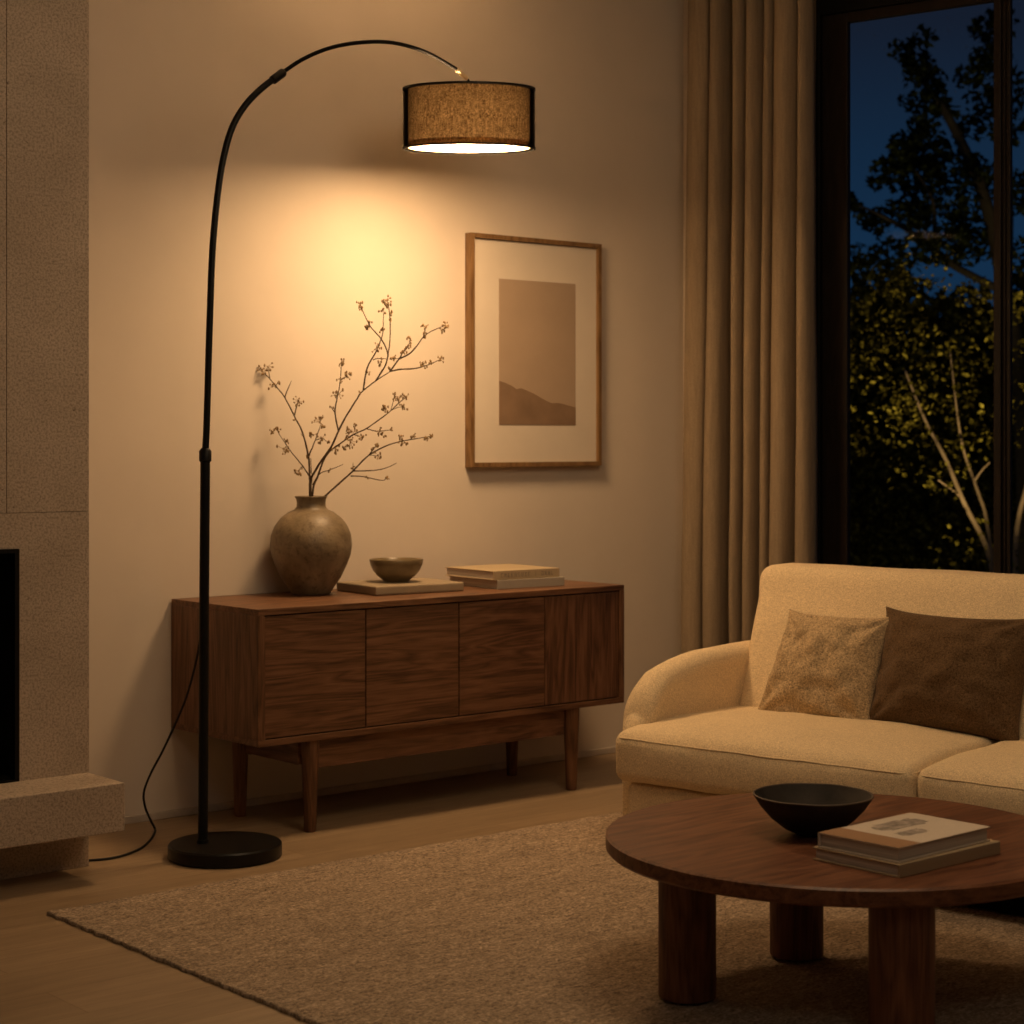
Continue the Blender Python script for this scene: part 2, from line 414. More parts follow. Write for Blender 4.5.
# ------------------------------------------------------------------ sideboard
SBX, SBY, SW, SD, SZ0, SZ1 = 3.084, 4.80, 1.505, .506, .284, .695
sb = thing('sideboard', 'long walnut sideboard on tapered legs against the back wall', 'sideboard', (SBX, SBY, 0))
tk = .019; ts = .025
link('top_panel', B(0, SW, 0, SD, SZ1-tk, SZ1, .0015), M['walnut_u'], sb)
link('bottom_panel', B(0, SW, 0, SD, SZ0, SZ0+tk, .0015), M['walnut_u'], sb)
for a in (0, SW-ts+.004): link('side_panel', B(a, min(SW, a+ts), 0, SD, SZ0+tk, SZ1-tk, .0008), M['walnut_v'], sb)
link('back_panel', B(ts+.0005, SW-ts-.0005, SD-.012, SD-.002, SZ0+tk, SZ1-tk), M['walnut_u'], sb)
link('gap_shade', B(ts+.001, SW-ts-.001, .028, .032, SZ0+tk+.001, SZ1-tk-.001), M['dull'], sb)  # black sheet behind the doors: shade of the gaps put in as colour
cuts = (.0255, .3985, .7705, 1.1405, SW-.0215)
for i in range(4):
    a, c_ = cuts[i], cuts[i+1]
    link('door', B(a+.0024, c_-.0024, .005, .025, SZ0+tk+.004, SZ1-tk-.004, .001), M['walnut_v'] if i == 3 else M['walnut_u'], sb)
def leg():
    return lathe([(0,0),(.0165,0),(.0185,.004),(.0285,SZ0-.0005),(0,SZ0-.0005)], 28)
for (a, b_) in ((.213,.040),(.180,.385),(1.292,.040),(1.318,.385)):
    link('leg', leg(), M['walnut_v'], sb, (a, b_, 0), True, 40)
link('apron', B(.232, 1.255, .035, .055, .193, SZ0-.0005, .0015), M['walnut_u'], sb); link('apron', B(.21, 1.29, .375, .395, .193, SZ0-.0005, .0015), M['walnut_u'], sb)
for a in (.18, 1.272): link('side_apron', B(a, a+.020, .06, .355, .205, SZ0-.0005, .0015), M['walnut_d'], sb)
# ------------------------------------------------------------------ things on the sideboard
VX, VY = 3.526, 5.17
va = thing('vase', 'round stoneware vase holding bare branches, left on the sideboard', 'vase', (VX, VY, SZ1))
m_ = 6.2/1900
outer = [(0,0),(18,0),(19.5,1.5),(23,7.5),(29.5,17),(35.6,30),(39.2,40),(40.6,50),(39.6,60.5),(36.2,69.5),(30.5,77.5),(22.5,83.8),(16.8,86.3),(14.6,89),(14.2,93),(14.8,97),(16.4,99.4),(16.0,100)]
inner = [(14.2,99.6),(13.0,96),(12.8,88),(21,82),(34,70),(38.4,50),(28,18),(0,6)]
link('body', lathe([(r*m_*1.01, z*m_*.985) for r, z in outer+inner], 72), M['vase'], va, smooth=True, auto=50)
BR = {'A':(0.0035,[(0,[(-0.0029,-0.005,0.1175),(-0.0029,-0.01,0.327),(-0.0046,-0.0032,0.3975),(-0.0095,0.0031,0.4604),(-0.029,0.0108,0.5378),(-0.0538,0.0158,0.5874),(-0.0888,0.0226,0.6559),(-0.1201,0.0266,0.6957),(-0.1553,0.0308,0.7375)]),(1,[(-0.0888,0.0226,0.6559),(-0.0816,0.0249,0.6787),(-0.0675,0.0282,0.7114)]),(1,[(-0.0571,0.0164,0.5939),(-0.0486,0.02,0.6298),(-0.045,0.0213,0.6428)]),(1,[(-0.0065,-0.0035,0.3948),(-0.029,-0.0001,0.4288),(-0.0711,0.0052,0.4816),(-0.1132,0.0115,0.5449)]),(1,[(-0.0082,0.0031,0.4601),(0.0131,0.0083,0.513),(0.031,0.0136,0.5658)]),(2,[(0.0131,0.0083,0.513),(0.0375,0.0089,0.5188),(0.0551,0.0073,0.5025)]),(2,[(-0.0049,-0.0038,0.3916),(-0.0277,-0.0005,0.4242),(-0.0395,-0.0018,0.4112)]),(2,[(0.0016,-0.0028,0.4014),(-0.0016,0.0024,0.4536)]),(2,[(-0.1387,0.0288,0.7179),(-0.1452,0.0327,0.7571)]),(2,[(-0.0245,0.0093,0.5221),(-0.0343,0.0106,0.5352)])],[(-0.1658,0.0315,0.7447,0.0163,7),(-0.1452,0.0329,0.7587,0.0163,7),(-0.1309,0.0264,0.6934,0.0131,6),(-0.1126,0.0275,0.7048,0.0098,3),(-0.045,0.0213,0.6428,0.0163,9),(-0.1309,0.0109,0.5384,0.0131,7),(-0.1126,0.0119,0.5482,0.0131,6),(-0.092,0.0055,0.4849,0.0196,9),(-0.0832,0.0079,0.5091,0.0098,3),(0.0271,0.0143,0.5727,0.0228,12),(0.0062,0.0101,0.5306,0.0131,6),(0.0343,0.0087,0.5166,0.0163,7),(-0.0395,-0.0018,0.4112,0.0163,7),(-0.0082,0.0031,0.4601,0.0065,3),(-0.0555,0.0151,0.5808,0.0065,2),(0.0538,0.0076,0.5058,0.0065,2)]),'B':(0.0042,[(0,[(-0.0049,0.0,0.1175),(-0.0033,0.0,0.3296),(0.0,-0.0059,0.3785),(0.0046,-0.0078,0.3942),(0.0317,-0.0132,0.4399),(0.0669,-0.0192,0.4895),(0.0917,-0.0256,0.5433),(0.1142,-0.0309,0.5867),(0.1475,-0.0373,0.6406),(0.1703,-0.0413,0.6738),(0.2147,-0.0455,0.7088),(0.2607,-0.0492,0.7394)]),(1,[(0.2147,-0.0455,0.7088),(0.2415,-0.0506,0.7509),(0.2529,-0.0542,0.7815),(0.2607,-0.0602,0.8311),(0.2637,-0.0662,0.8811),(0.2607,-0.0731,0.9385),(0.2529,-0.0777,0.9767)]),(1,[(0.2549,-0.0552,0.7897),(0.2529,-0.0574,0.8083),(0.234,-0.062,0.8465),(0.1994,-0.0671,0.8886),(0.1785,-0.0721,0.9307),(0.1671,-0.0758,0.9613)]),(1,[(0.1746,-0.0419,0.6787),(0.1876,-0.0505,0.7505),(0.2186,-0.0574,0.8083),(0.232,-0.0616,0.8429),(0.2398,-0.0652,0.8732),(0.2415,-0.0721,0.9307)]),(2,[(0.2072,-0.0538,0.7779),(0.2225,-0.0544,0.7832),(0.2545,-0.0542,0.7815)]),(1,[(0.2607,-0.0492,0.7394),(0.2914,-0.0542,0.7815),(0.3028,-0.0565,0.8008),(0.3214,-0.0593,0.8236),(0.3279,-0.0623,0.8484)]),(1,[(0.2914,-0.0542,0.7815),(0.3257,-0.0563,0.7988),(0.3485,-0.0593,0.8236),(0.3717,-0.063,0.8543),(0.3984,-0.0652,0.8732),(0.4405,-0.0674,0.8908)]),(2,[(0.2607,-0.0542,0.7815),(0.2914,-0.0544,0.7832)]),(2,[(0.3717,-0.063,0.8543),(0.3792,-0.0666,0.885)]),(1,[(0.2646,-0.0494,0.7414),(0.2953,-0.0501,0.7473),(0.3335,-0.0504,0.7492),(0.3638,-0.051,0.7548),(0.3965,-0.0525,0.7668),(0.4252,-0.054,0.7799)]),(2,[(0.3638,-0.051,0.7548),(0.3697,-0.0533,0.7734)]),(1,[(0.0917,-0.0256,0.5433),(0.0813,-0.0331,0.6053),(0.0875,-0.0381,0.6468),(0.0979,-0.0441,0.6967),(0.1044,-0.0536,0.7766)]),(2,[(0.0813,-0.0331,0.6053),(0.0689,-0.0351,0.622)]),(2,[(0.0995,-0.0458,0.7114),(0.1217,-0.0474,0.7244)])],[(0.2549,-0.0774,0.9747,0.0163,9),(0.2588,-0.0753,0.9574,0.0131,8),(0.2627,-0.0721,0.93,0.0098,4),(0.1671,-0.0753,0.9574,0.0131,7),(0.1919,-0.0668,0.8866,0.0098,7),(0.1713,-0.074,0.9463,0.0098,4),(0.1974,-0.0689,0.9039,0.0065,3),(0.2186,-0.0588,0.8197,0.0163,9),(0.2359,-0.0731,0.9385,0.0131,7),(0.2398,-0.0654,0.8745,0.0098,5),(0.234,-0.0531,0.7721,0.0131,6),(0.1893,-0.0489,0.7375,0.0098,5),(0.3067,-0.0574,0.8083,0.0131,8),(0.3214,-0.0595,0.8256,0.0131,7),(0.3279,-0.0623,0.8484,0.0098,5),(0.3792,-0.0666,0.885,0.0131,7),(0.3717,-0.0639,0.8618,0.0131,5),(0.4422,-0.0674,0.8908,0.0131,8),(0.4347,-0.0657,0.8771,0.0098,5),(0.2725,-0.0548,0.7864,0.0098,5),(0.3697,-0.052,0.7626,0.0131,8),(0.4252,-0.0542,0.7815,0.0131,8),(0.3965,-0.0525,0.7668,0.0098,4),(0.1044,-0.0529,0.7701,0.0131,9),(0.1008,-0.0464,0.7166,0.0131,6),(0.0937,-0.0401,0.6641,0.0196,12),(0.1217,-0.0474,0.7244,0.0131,7),(0.1354,-0.0486,0.7342,0.0065,3),(0.1648,-0.0407,0.6689,0.0065,2),(0.2611,-0.0505,0.7505,0.0065,2),(0.0689,-0.0352,0.6233,0.0065,2),(0.2659,-0.0693,0.9072,0.0065,3)]),'C':(0.003,[(0,[(0.0016,-0.01,0.1175),(0.0065,-0.0201,0.3328),(0.0232,-0.0224,0.3899),(0.0441,-0.0247,0.448),(0.0689,-0.0261,0.481),(0.0979,-0.0269,0.5019),(0.1393,-0.0281,0.5309),(0.1827,-0.0289,0.5515),(0.2301,-0.0302,0.5848),(0.2637,-0.0313,0.6115),(0.2885,-0.0323,0.6363),(0.3133,-0.033,0.6552)]),(1,[(0.1827,-0.0289,0.5515),(0.218,-0.0285,0.5433),(0.2656,-0.0287,0.5476)]),(1,[(0.0065,-0.0214,0.3645),(0.0317,-0.0229,0.4023),(0.0646,-0.0234,0.4147),(0.108,-0.0242,0.4333)]),(2,[(0.2637,-0.0313,0.6115),(0.2708,-0.0324,0.6396),(0.2757,-0.0333,0.6624)]),(2,[(0.2637,-0.0313,0.6115),(0.2855,-0.0317,0.6216),(0.3051,-0.0318,0.6239)]),(2,[(0.1387,-0.0281,0.5319),(0.1681,-0.0278,0.5237)]),(2,[(0.1093,-0.0272,0.5107),(0.1354,-0.0287,0.5482)])],[(0.0813,-0.0263,0.4872,0.0163,7),(0.1309,-0.027,0.5058,0.0196,12),(0.1354,-0.0285,0.5417,0.0196,12),(0.1703,-0.0277,0.5224,0.0131,6),(0.247,-0.0314,0.6158,0.0163,9),(0.2757,-0.0332,0.6592,0.0131,8),(0.2888,-0.0326,0.6445,0.0131,6),(0.3133,-0.033,0.6552,0.0131,7),(0.3051,-0.0318,0.6239,0.0131,6),(0.2261,-0.0285,0.5433,0.0163,8),(0.2398,-0.0278,0.5237,0.0098,4),(0.2643,-0.0287,0.5476,0.0065,3),(0.1485,-0.0293,0.5613,0.0098,5),(0.1158,-0.0265,0.4927,0.0098,5),(0.0636,-0.0234,0.4144,0.0065,2)]),'D':(0.0033,[(0,[(-0.0473,-0.0075,0.2317),(0.0082,-0.0075,0.2904),(0.048,-0.015,0.3279),(0.0956,-0.0183,0.3713),(0.1393,-0.0215,0.4108),(0.1909,-0.0256,0.4624),(0.247,-0.0281,0.4937),(0.2921,-0.0293,0.5081),(0.3423,-0.03,0.5175),(0.3961,-0.0307,0.526)]),(1,[(0.1393,-0.0215,0.4108),(0.2056,-0.0217,0.4128),(0.247,-0.0223,0.4209),(0.2823,-0.0236,0.4376)]),(1,[(0.1309,-0.0202,0.3942),(0.1723,-0.02,0.3922),(0.2346,-0.019,0.3795),(0.2509,-0.02,0.3922)]),(1,[(0.1909,-0.0256,0.4624),(0.2222,-0.0289,0.5038)]),(2,[(0.1387,-0.0215,0.4112),(0.1397,-0.0237,0.4389)]),(2,[(0.1909,-0.0257,0.4634),(0.2203,-0.0256,0.4617)]),(2,[(0.3279,-0.0299,0.5156),(0.3426,-0.0313,0.5335)])],[(0.2921,-0.0301,0.5188,0.0131,7),(0.3084,-0.0291,0.5058,0.0131,6),(0.2203,-0.0256,0.4624,0.0131,6),(0.2023,-0.027,0.4797,0.0098,5),(0.217,-0.0281,0.4927,0.0098,5),(0.3377,-0.0309,0.5286,0.0098,5),(0.3795,-0.0304,0.5224,0.0098,6),(0.3948,-0.0307,0.526,0.0065,4),(0.1876,-0.0196,0.3867,0.0098,3),(0.2464,-0.0197,0.3883,0.0098,4),(0.0963,-0.0184,0.372,0.0065,1),(0.1387,-0.0223,0.4209,0.0065,2)])}
def branch_mesh(r, P):
    bm = bmesh.new()
    for lvl, pts in P:
        q = catmull([(p[0], p[1], p[2]*.983) for p in pts], 5); n = len(q)
        r0 = r*(1.2, .68, .45)[lvl]; r1 = r*(.40, .27, .24)[lvl]
        rad = [(r0+(r1-r0)*i/(n-1))*(1+.22*noise.noise(q[i]*90)) for i in range(n)]
        q = [p+Vector((noise.noise(p*70), noise.noise(p*70+Vector((5,5,5))), 0))*.0012 for p in q]
        tube(bm, q, rad, 7)
    return bm
def bud_mesh(rr, n, rnd):
    bm = bmesh.new()
    for k in range(n):
        d = Vector((rnd.uniform(-1,1), rnd.uniform(-1,1), rnd.uniform(-1,1)))
        d = d.normalized()*rr*rnd.uniform(.55, 1.1) if k else Vector((0,0,0))
        if k: tube(bm, [d*.05, d*.55+Vector((0,0,.001)), d], [.0007,.0006,.0006], 4)
        s = rnd.uniform(.0026, .0040)
        res = bmesh.ops.create_icosphere(bm, subdivisions=1, radius=s)
        ax = Matrix.Rotation(rnd.uniform(0,PI), 4, 'X') @ Matrix.Rotation(rnd.uniform(0,PI), 4, 'Z') @ Matrix.Diagonal((1, .8, 1.7, 1))
        for q in res['verts']: q.co = ax @ q.co + d
    return bm
BL = {'A':'flowering branch leaning left, its twigs spreading left of the vase', 'B':'tallest flowering branch rising to the upper right from the vase',
      'C':'middle flowering branch crossing just below the tallest one', 'D':'lowest flowering branch reaching right from the vase rim'}
for key in 'ABCD':
    r, P, CL = BR[key]; rnd = random.Random(ord(key))
    t = thing('flowering_branch', BL[key], 'branch', (VX, VY, SZ1), -YAW, 'branches in the vase')
    link('stem', branch_mesh(r, P), M['twig'], t, smooth=True)
    for (x, y, z, rr, n) in CL:
        link('bud_cluster', bud_mesh(rr*1.15, int(n*1.2)+1, rnd), M['bud'], t, (x, y, z*.983), True)
# tray and bowl
tr_ = soft_box(0, .342, 0, .262, 0, .030, .005, 6, 3)
tag(link('tray', tr_, M['tray'], smooth=True, auto=50, loc=(3.646, 4.976, SZ1+.0003)), 'flat sand-coloured slab under the small bowl on the sideboard', 'tray').rotation_euler = (0,0,-.10)
mb = 6.4/1900
bp = [(0,0),(11.5,0),(12.6,.8),(14,2.4),(19,6.2),(23.3,11.5),(25.8,17),(26.9,22),(26.5,22.6),(25.7,22),(24.3,17),(21.3,11.5),(16,7),(0,4.5)]
tag(link('small_bowl', lathe([(r*mb, z*mb) for r, z in bp], 56), M['bowl_glaze'], smooth=True, auto=55, loc=(3.820, 5.098, SZ1+.0306)), 'small olive-brown glazed bowl on the sand-coloured slab', 'bowl')
def book(name, label, loc, rz, w, d, t, covm, spine='front', group=None):
    """w along x, d along y; board covers overhang the page block; spine on the front or right long side"""
    o = thing(name, label, 'book', loc, rz, group)
    c = bmesh.new(); bt = .0028
    box(c, 0, w, 0, d, 0, bt, .0008); box(c, 0, w, 0, d, t-bt, t, .0008)
    if spine == 'front': box(c, 0, w, -.001, .0035, 0, t, .0012)
    elif spine == 'back': box(c, 0, w, d-.0035, d+.001, 0, t, .0012)
    else: box(c, -.001, .0035, 0, d, 0, t, .0012)
    link('cover', c, covm, o)
    y0, y1 = (.004, d-.005) if spine == 'front' else (.005, d-.004)
    link('pages', B(.005, w-.005, y0, y1, bt, t-bt), M['paper'], o)
    return o
g = 'books on the sideboard'
book('book', 'grey linen book, lower of the two on the sideboard', (4.117, 4.925, SZ1+.0003), -.075, .285, .300, .030, M['cov_grey'], 'front', g)
o = book('book', 'cream book with a lettered spine, upper of the two on the sideboard', (4.104, 4.930, SZ1+.0308), -.055, .284, .285, .031, M['cov_cream'], 'front', g)
# worn, hardly legible capitals stamped along the spine
rnd = random.Random(11); sp = bmesh.new()
GL = {'C':['l','t','b'],'M':['l','r','d'],'E':['l','t','m','b'],'R':['l','t','m','r'],'G':['l','t','b','h'],'U':['l','r','b'],'Z':['t','d','b'],'I':['c'],'D':['l','r','t','b'],'N':['l','r','d'],'L':['l','b'],' ':[]}
x = .030
for ch in 'CMEERGUZE I DMNL ':
    if ch == ' ': link('spine_word', sp, M['ink2'], o); sp = bmesh.new()
    h, w_, s = .014, .0088, .0022; z = .0085
    for k in GL[ch]:
        bx = {'l':(0,s,0,h),'r':(w_-s,w_,0,h),'t':(0,w_,h-s,h),'b':(0,w_,0,s),'m':(0,w_*.8,h/2-s/2,h/2+s/2),'c':(w_/2-s/2,w_/2+s/2,0,h),'h':(w_-s,w_,0,h*.5),'d':(w_*.38,w_*.38+s*1.2,h*.2,h*.9)}[k]
        box(sp, x+bx[0], x+bx[1], -.0014, -.0008, z+bx[2], z+bx[3])
    x += .0145
sp.free()
# ------------------------------------------------------------------ picture
PX0, PX1, PZ0, PZ1 = 4.286, 4.925, 1.102, 1.943
pc = thing('framed_picture', 'framed print of a misty hill hanging on the back wall', 'picture', (PX0, W, PZ0))
pw, ph = PX1-PX0, PZ1-PZ0; fw = .017; fd = .036
fr = bmesh.new()
box(fr, 0, fw, -fd, -.0005, 0, ph, .0012); box(fr, pw-fw, pw, -fd, -.0005, 0, ph, .0012)
box(fr, fw, pw-fw, -fd, -.0005, 0, fw, .0012); box(fr, fw, pw-fw, -fd, -.0005, ph-fw, ph, .0012)
link('frame', fr, M['frame'], pc)
link('mat_board', B(fw, pw-fw, -.022, -.004, fw, ph-fw), M['mat'], pc)
a0, a1, b0, b1 = 4.427-PX0, 4.802-PX0, 1.255-PZ0, 1.786-PZ0
bm = bmesh.new(); box(bm, a0, a1, -.0228, -.0218, b0, b1)
ps = link('print', bm, M['print_sky'], pc)
hill = [(4.427,1.415),(4.458,1.408),(4.487,1.398),(4.51,1.386),(4.521,1.388),(4.534,1.39),(4.563,1.381),(4.596,1.37),(4.617,1.361),(4.65,1.347),(4.681,1.337),(4.711,1.338),(4.732,1.336),(4.766,1.329),(4.802,1.322)]
bm = bmesh.new(); ptsf = [(a-PX0, -.0234, z-PZ0) for a, z in hill]+[(a1, -.0234, b0),(a0, -.0234, b0)]
f = poly(bm, ptsf); e = bmesh.ops.extrude_face_region(bm, geom=[f])
for q in [q for q in e['geom'] if isinstance(q, bmesh.types.BMVert)]: q.co.y += .0006
bmesh.ops.recalc_face_normals(bm, faces=bm.faces)
link('hill_shape', bm, M['print_hill'], ps)
# ------------------------------------------------------------------ floor lamp
LX, LY = 2.86, 4.74
lamp = thing('floor_lamp', 'tall black arc floor lamp with a drum shade, left of the sideboard', 'lamp', (2.912, 4.707, 0))
dx, dy = LX-2.912, LY-4.707
link('base', lathe([(0,0),(.157,0),(.163,.004),(.163,.036),(.159,.041),(0,.042)], 72), M['blackbase'], lamp, smooth=True, auto=35)
ad = (.99995, -.0103)
def al(s, z): return (dx+ad[0]*s, dy+ad[1]*s, z)
bm = bmesh.new(); tube(bm, [al(-.002,.040), al(0,.3), al(.002,.7), al(.006,1.14)], .0142, 20); link('pole', bm, M['black'], lamp, smooth=True, auto=40)
bm = bmesh.new(); tube(bm, [al(-.002,.0405), al(-.002,.052)], [.0175,.0160], 20); link('pole_socket', bm, M['black'], lamp, smooth=True, auto=40)
bm = bmesh.new(); tube(bm, [al(.006,1.137), al(.006,1.139), al(.006,1.168), al(.0065,1.176)], [.015,.0178,.0178,.012], 20); link('collar', bm, M['black'], lamp, smooth=True, auto=40)
arcA = [al(*p) for p in [(.006,1.165),(.010,1.229),(.015,1.373),(.022,1.575),(.030,1.748),(.045,1.894),(.065,2.011),(.095,2.107),(.139,2.177),(.191,2.230),(.250,2.276)]]
bm = bmesh.new(); q = catmull(arcA, 6); tube(bm, q, .0098, 16); link('upper_tube', bm, M['black'], lamp, smooth=True, auto=40)
bm = bmesh.new(); d = (Vector(al(.272,2.292))-Vector(al(.230,2.260))); p0 = Vector(al(.232,2.261)); tube(bm, [p0, p0+d*.06, p0+d*.9, p0+d], [.0105,.0135,.0135,.0105], 18); link('arc_joint', bm, M['black'], lamp, smooth=True, auto=40)
arcB = [al(*p) for p in [(.250,2.276),(.331,2.333),(.420,2.378),(.512,2.408),(.624,2.429),(.720,2.431),(.818,2.416),(.928,2.380)]]
bm = bmesh.new(); tube(bm, catmull(arcB, 7), .0062, 14); link('arc_arm', bm, M['arm'], lamp, smooth=True, auto=40)
bm = bmesh.new(); tube(bm, [al(.923,2.3825), al(.926,2.381), al(.966,2.3575), al(.968,2.3565)], [.006,.0078,.0078,.006], 16); link('arm_tip', bm, M['brass'], lamp, smooth=True, auto=40)['label'] = 'brushed brass end sleeve'
SHX, SHY, SH0, SH1, SR = 3.835-2.912, 4.73-4.707, 2.132, 2.324, .2115
bm = bmesh.new(); tube(bm, [al(.967,2.357), al(.975,2.349), (SHX, SHY, 2.318)], .0038, 10); link('shade_stem', bm, M['black'], lamp, smooth=True)
ZC = (SH0+SH1)/2; H0, H1 = SH0-ZC, SH1-ZC
TILT = Matrix.Rotation(math.radians(4.2), 4, Vector((math.cos(YAW), -math.sin(YAW), 0)))     # the shade hangs a little out of level
def shade_part(name, bm, mat, smooth=False, auto=None):
    o = link(name, bm, mat, lamp, (SHX, SHY, ZC), smooth, auto); o.rotation_euler = TILT.to_euler(); return o
LR = SR-.016
shade_part('shade', lathe([(LR+.0006,H0+.001),(SR,H0+.001),(SR,H1-.001),(LR+.0006,H1-.001),(LR+.0006,H0+.001)], 96), M['shade'], True, 40)['label'] = 'brown woven drum shade'
shade_part('shade_liner', lathe([(LR,H0+.004),(LR,H1-.004)], 96), M['liner'], True)
def ring(R_, z, a, b, seg=96): return lathe([(R_-a,z-b),(R_+.001,z-b),(R_+.001,z+b),(R_-a,z+b),(R_-a,z-b)], seg)
shade_part('shade_rim', ring(SR, H1-.002, .0145, .0032), M['black'], True, 40)
shade_part('shade_rim', ring(SR, H0+.002, .0030, .0030), M['black'], True, 40)
sp = bmesh.new()
for k in range(3):
    a = k*2*PI/3+.4
    tube(sp, [(.012*math.cos(a),.012*math.sin(a),H1-.008),((SR-.015)*math.cos(a),(SR-.015)*math.sin(a),H1-.005)], .0022, 8)
shade_part('spider_fitter', lathe([(0,H1-.014),(.030,H1-.013),(.030,H1-.007),(.012,H1+.0),(0,H1+.002)], 24, sp), M['black'], True, 40)
RC = .020                                   # the diffuser sits up inside the drum
shade_part('inner_lip', lathe([(LR-.0008,H0+.0045),(LR-.0008,H0+RC+.003),(LR-.0016,H0+RC+.003),(LR-.0016,H0+.0045),(LR-.0008,H0+.0045)], 96), M['lip'], True, 40)
dm = lathe([(0,H0+RC),(LR-.002,H0+RC)], 72)
lathe([(0,H0+RC+.0025),(LR-.002,H0+RC+.0025)], 72, dm)
for f in dm.faces: f.material_index = 0 if f.calc_center_median().z < H0+RC+.001 else 1
shade_part('diffuser', dm, [M['diffuser'], M['shadecap']])['label'] = 'glowing warm white diffuser disc'
shade_part('bulb', lathe([(0,-.02),(.014,-.018),(.027,-.010),(.030,.005),(.026,.025),(.014,.050),(.013,H1-.013),(0,H1-.013)], 24), M['bulbglass'], True)
cr = [(2.864,4.752,.660),(2.867,4.765,.640),(2.871,4.80,.555),(2.877,4.86,.453),(2.881,4.93,.365),(2.878,5.00,.274),(2.871,5.06,.198),(2.870,5.10,.136),(2.888,5.125,.085),(2.918,5.145,.038),(2.938,5.155,.008),(2.915,5.115,.004),(2.852,5.031,.004),(2.776,4.95,.004),(2.70,4.90,.004),(2.649,4.885,.004),(2.610,4.890,.004),(2.570,4.905,.004)]
bm = bmesh.new(); tube(bm, catmull([(a-2.912, b-4.707, z) for a, b, z in cr], 8), .0036, 8); link('power_cord', bm, M['cord'], lamp, smooth=True)
# ------------------------------------------------------------------ curtain
def curtain():
    bm = bmesh.new(); random.seed(5)
    top = [.026,.138,.206,.240,.298,.366,.420,.522,.578]; bot = [.000,.102,.194,.224,.282,.348,.400,.502,.590]
    dep = [.060,.075,.0,.075,.080,.060,.095,.080]
    rows = 40; prof = []
    for r in range(rows+1):
        z = .012+(2.985-.012)*r/rows; s = min(1, max(0, (2.75-z)/2.0)); row = []
        for i in range(8):
            a = top[i]+(bot[i]-top[i])*s; b = top[i+1]+(bot[i+1]-top[i+1])*s
            w = .004*noise.noise(Vector((i*3.1, z*1.3, 2)))
            if i == 2:
                row += [(a+.004, .10, z), ((a+b)/2, .085, z), (b-.004, .10, z)]; continue
            g_ = .0095
            if i: row.append((a+.0008+w, .11, z))
            for k in range(15):
                u = k/14
                x = (a+g_)+(b-a-2*g_)*(.5-.5*math.cos(u*PI))
                y = .018-(dep[i]+.006*noise.noise(Vector((i*2.3, z*.9, 7))))*math.sin(u*PI)**.6
                y += .004*noise.noise(Vector((x*60, z*2.5, i)))
                row.append((x+w, y, z))
            if i < 7: row.append((b-.0008+w, .11, z))
        prof.append([bm.verts.new(p) for p in row])
    for r0, r1 in zip(prof, prof[1:]):
        for i in range(len(r0)-1): bm.faces.new((r0[i], r0[i+1], r1[i+1], r1[i]))
    bmesh.ops.recalc_face_normals(bm, faces=bm.faces)
    return bm
cu = link('curtain', curtain(), M['curtain'], smooth=True, auto=48, loc=(5.28, 5.20, 0)); cu.rotation_euler = (0,0,RZ_WIN)
sm = cu.modifiers.new('thick', 'SOLIDIFY'); sm.thickness = .003; sm.offset = 0
tag(cu, 'floor-length beige linen curtain hanging in deep folds beside the window', 'curtain')
ct = thing('curtain_rail', 'slim dark ceiling rail carrying the linen curtain', 'curtain rail', (5.28, 5.20, 0), RZ_WIN)
link('rail', B(.0, 3.6, -.05, .0, 2.986, 3.0), M['winblack'], ct)
# ------------------------------------------------------------------ sofa
OX, OY = 3.725, 3.922
RS = math.atan2(-.98624, .16531)          # local x along the seat, local y to the back
so = thing('sofa', 'cream linen sofa with a rounded arm, in front of the window', 'sofa', (OX, OY, RUGZ), RS)
Z = -RUGZ
def nz(P, k, a, sd=0): return a*noise.noise(Vector((P.x*k+sd, P.y*k, P.z*k)))
SL = 1.90
link('base', soft_box(.012, SL-.012, .02, .86, .07, .212, .02, 10, 3), M['sofa'], so, smooth=True)
link('plinth', B(.06, SL-.06, .12, .80, .0, .071), M['dull'], so)
def cush(P, u):
    c = (1-u[0]**2)*(1-min(1,abs(u[1]))**2)
    k = min(1, max(0, (u[2]+.2)/1.2)); k = k*k*(3-2*k)
    P.z += k*(.034*max(0,c)**.5-.030*max(0, -u[1]-.45)**1.5)      # crown, with a soft drop towards the front
    P.y -= .014*(1-u[0]**4)*(1-u[2]**2)*max(0, (-u[1]-.5)*2)
    P.z += nz(P, 9, .0035); P.y += nz(P, 11, .002, 3)
    return P
def pipe(x0, x1, y0, y1, z):
    bm = bmesh.new(); r = .035; pts = []
    for cx, cy, s in ((x0+r,y1-r,PI),(x0+r,y0+r,PI),(x1-r,y0+r,1.5*PI),(x1-r,y1-r,0)):
        for k in range(5):
            a = s+k/4*PI/2
            if (cx, cy) == (x0+r, y1-r): continue
            if (cx, cy) == (x1-r, y1-r): continue
            pts.append((cx+r*math.cos(a), cy+r*math.sin(a), z))
    pts = [(x0, y1, z+.004)]+pts+[(x1, y1, z+.004)]
    dense = []
    for p, q in zip(pts, pts[1:]):
        p, q = Vector(p), Vector(q); n = max(1, int((q-p).length/.03))
        dense += [p+(q-p)*i/n for i in range(n)]
    for P in dense:
        u = (P.x-x0)/(x1-x0)*2-1
        P.y -= .012*(1-u*u)*.5 if P.y < y0+.02 else 0
        P.z += nz(P, 9, .003)
    tube(bm, dense, .0032, 6); return bm
CE = .946
for a, b_ in ((-.022, CE-.02), (CE-.014, SL+.022)):
    cs = link('seat_cushion', soft_box(a, b_, 0, .66, .213, .362, .030, 22, 4, cush), M['sofa'], so, smooth=True)
    link('piping', pipe(a+.004, b_-.004, .003, .50, .338), M['sofa'], cs, smooth=True)
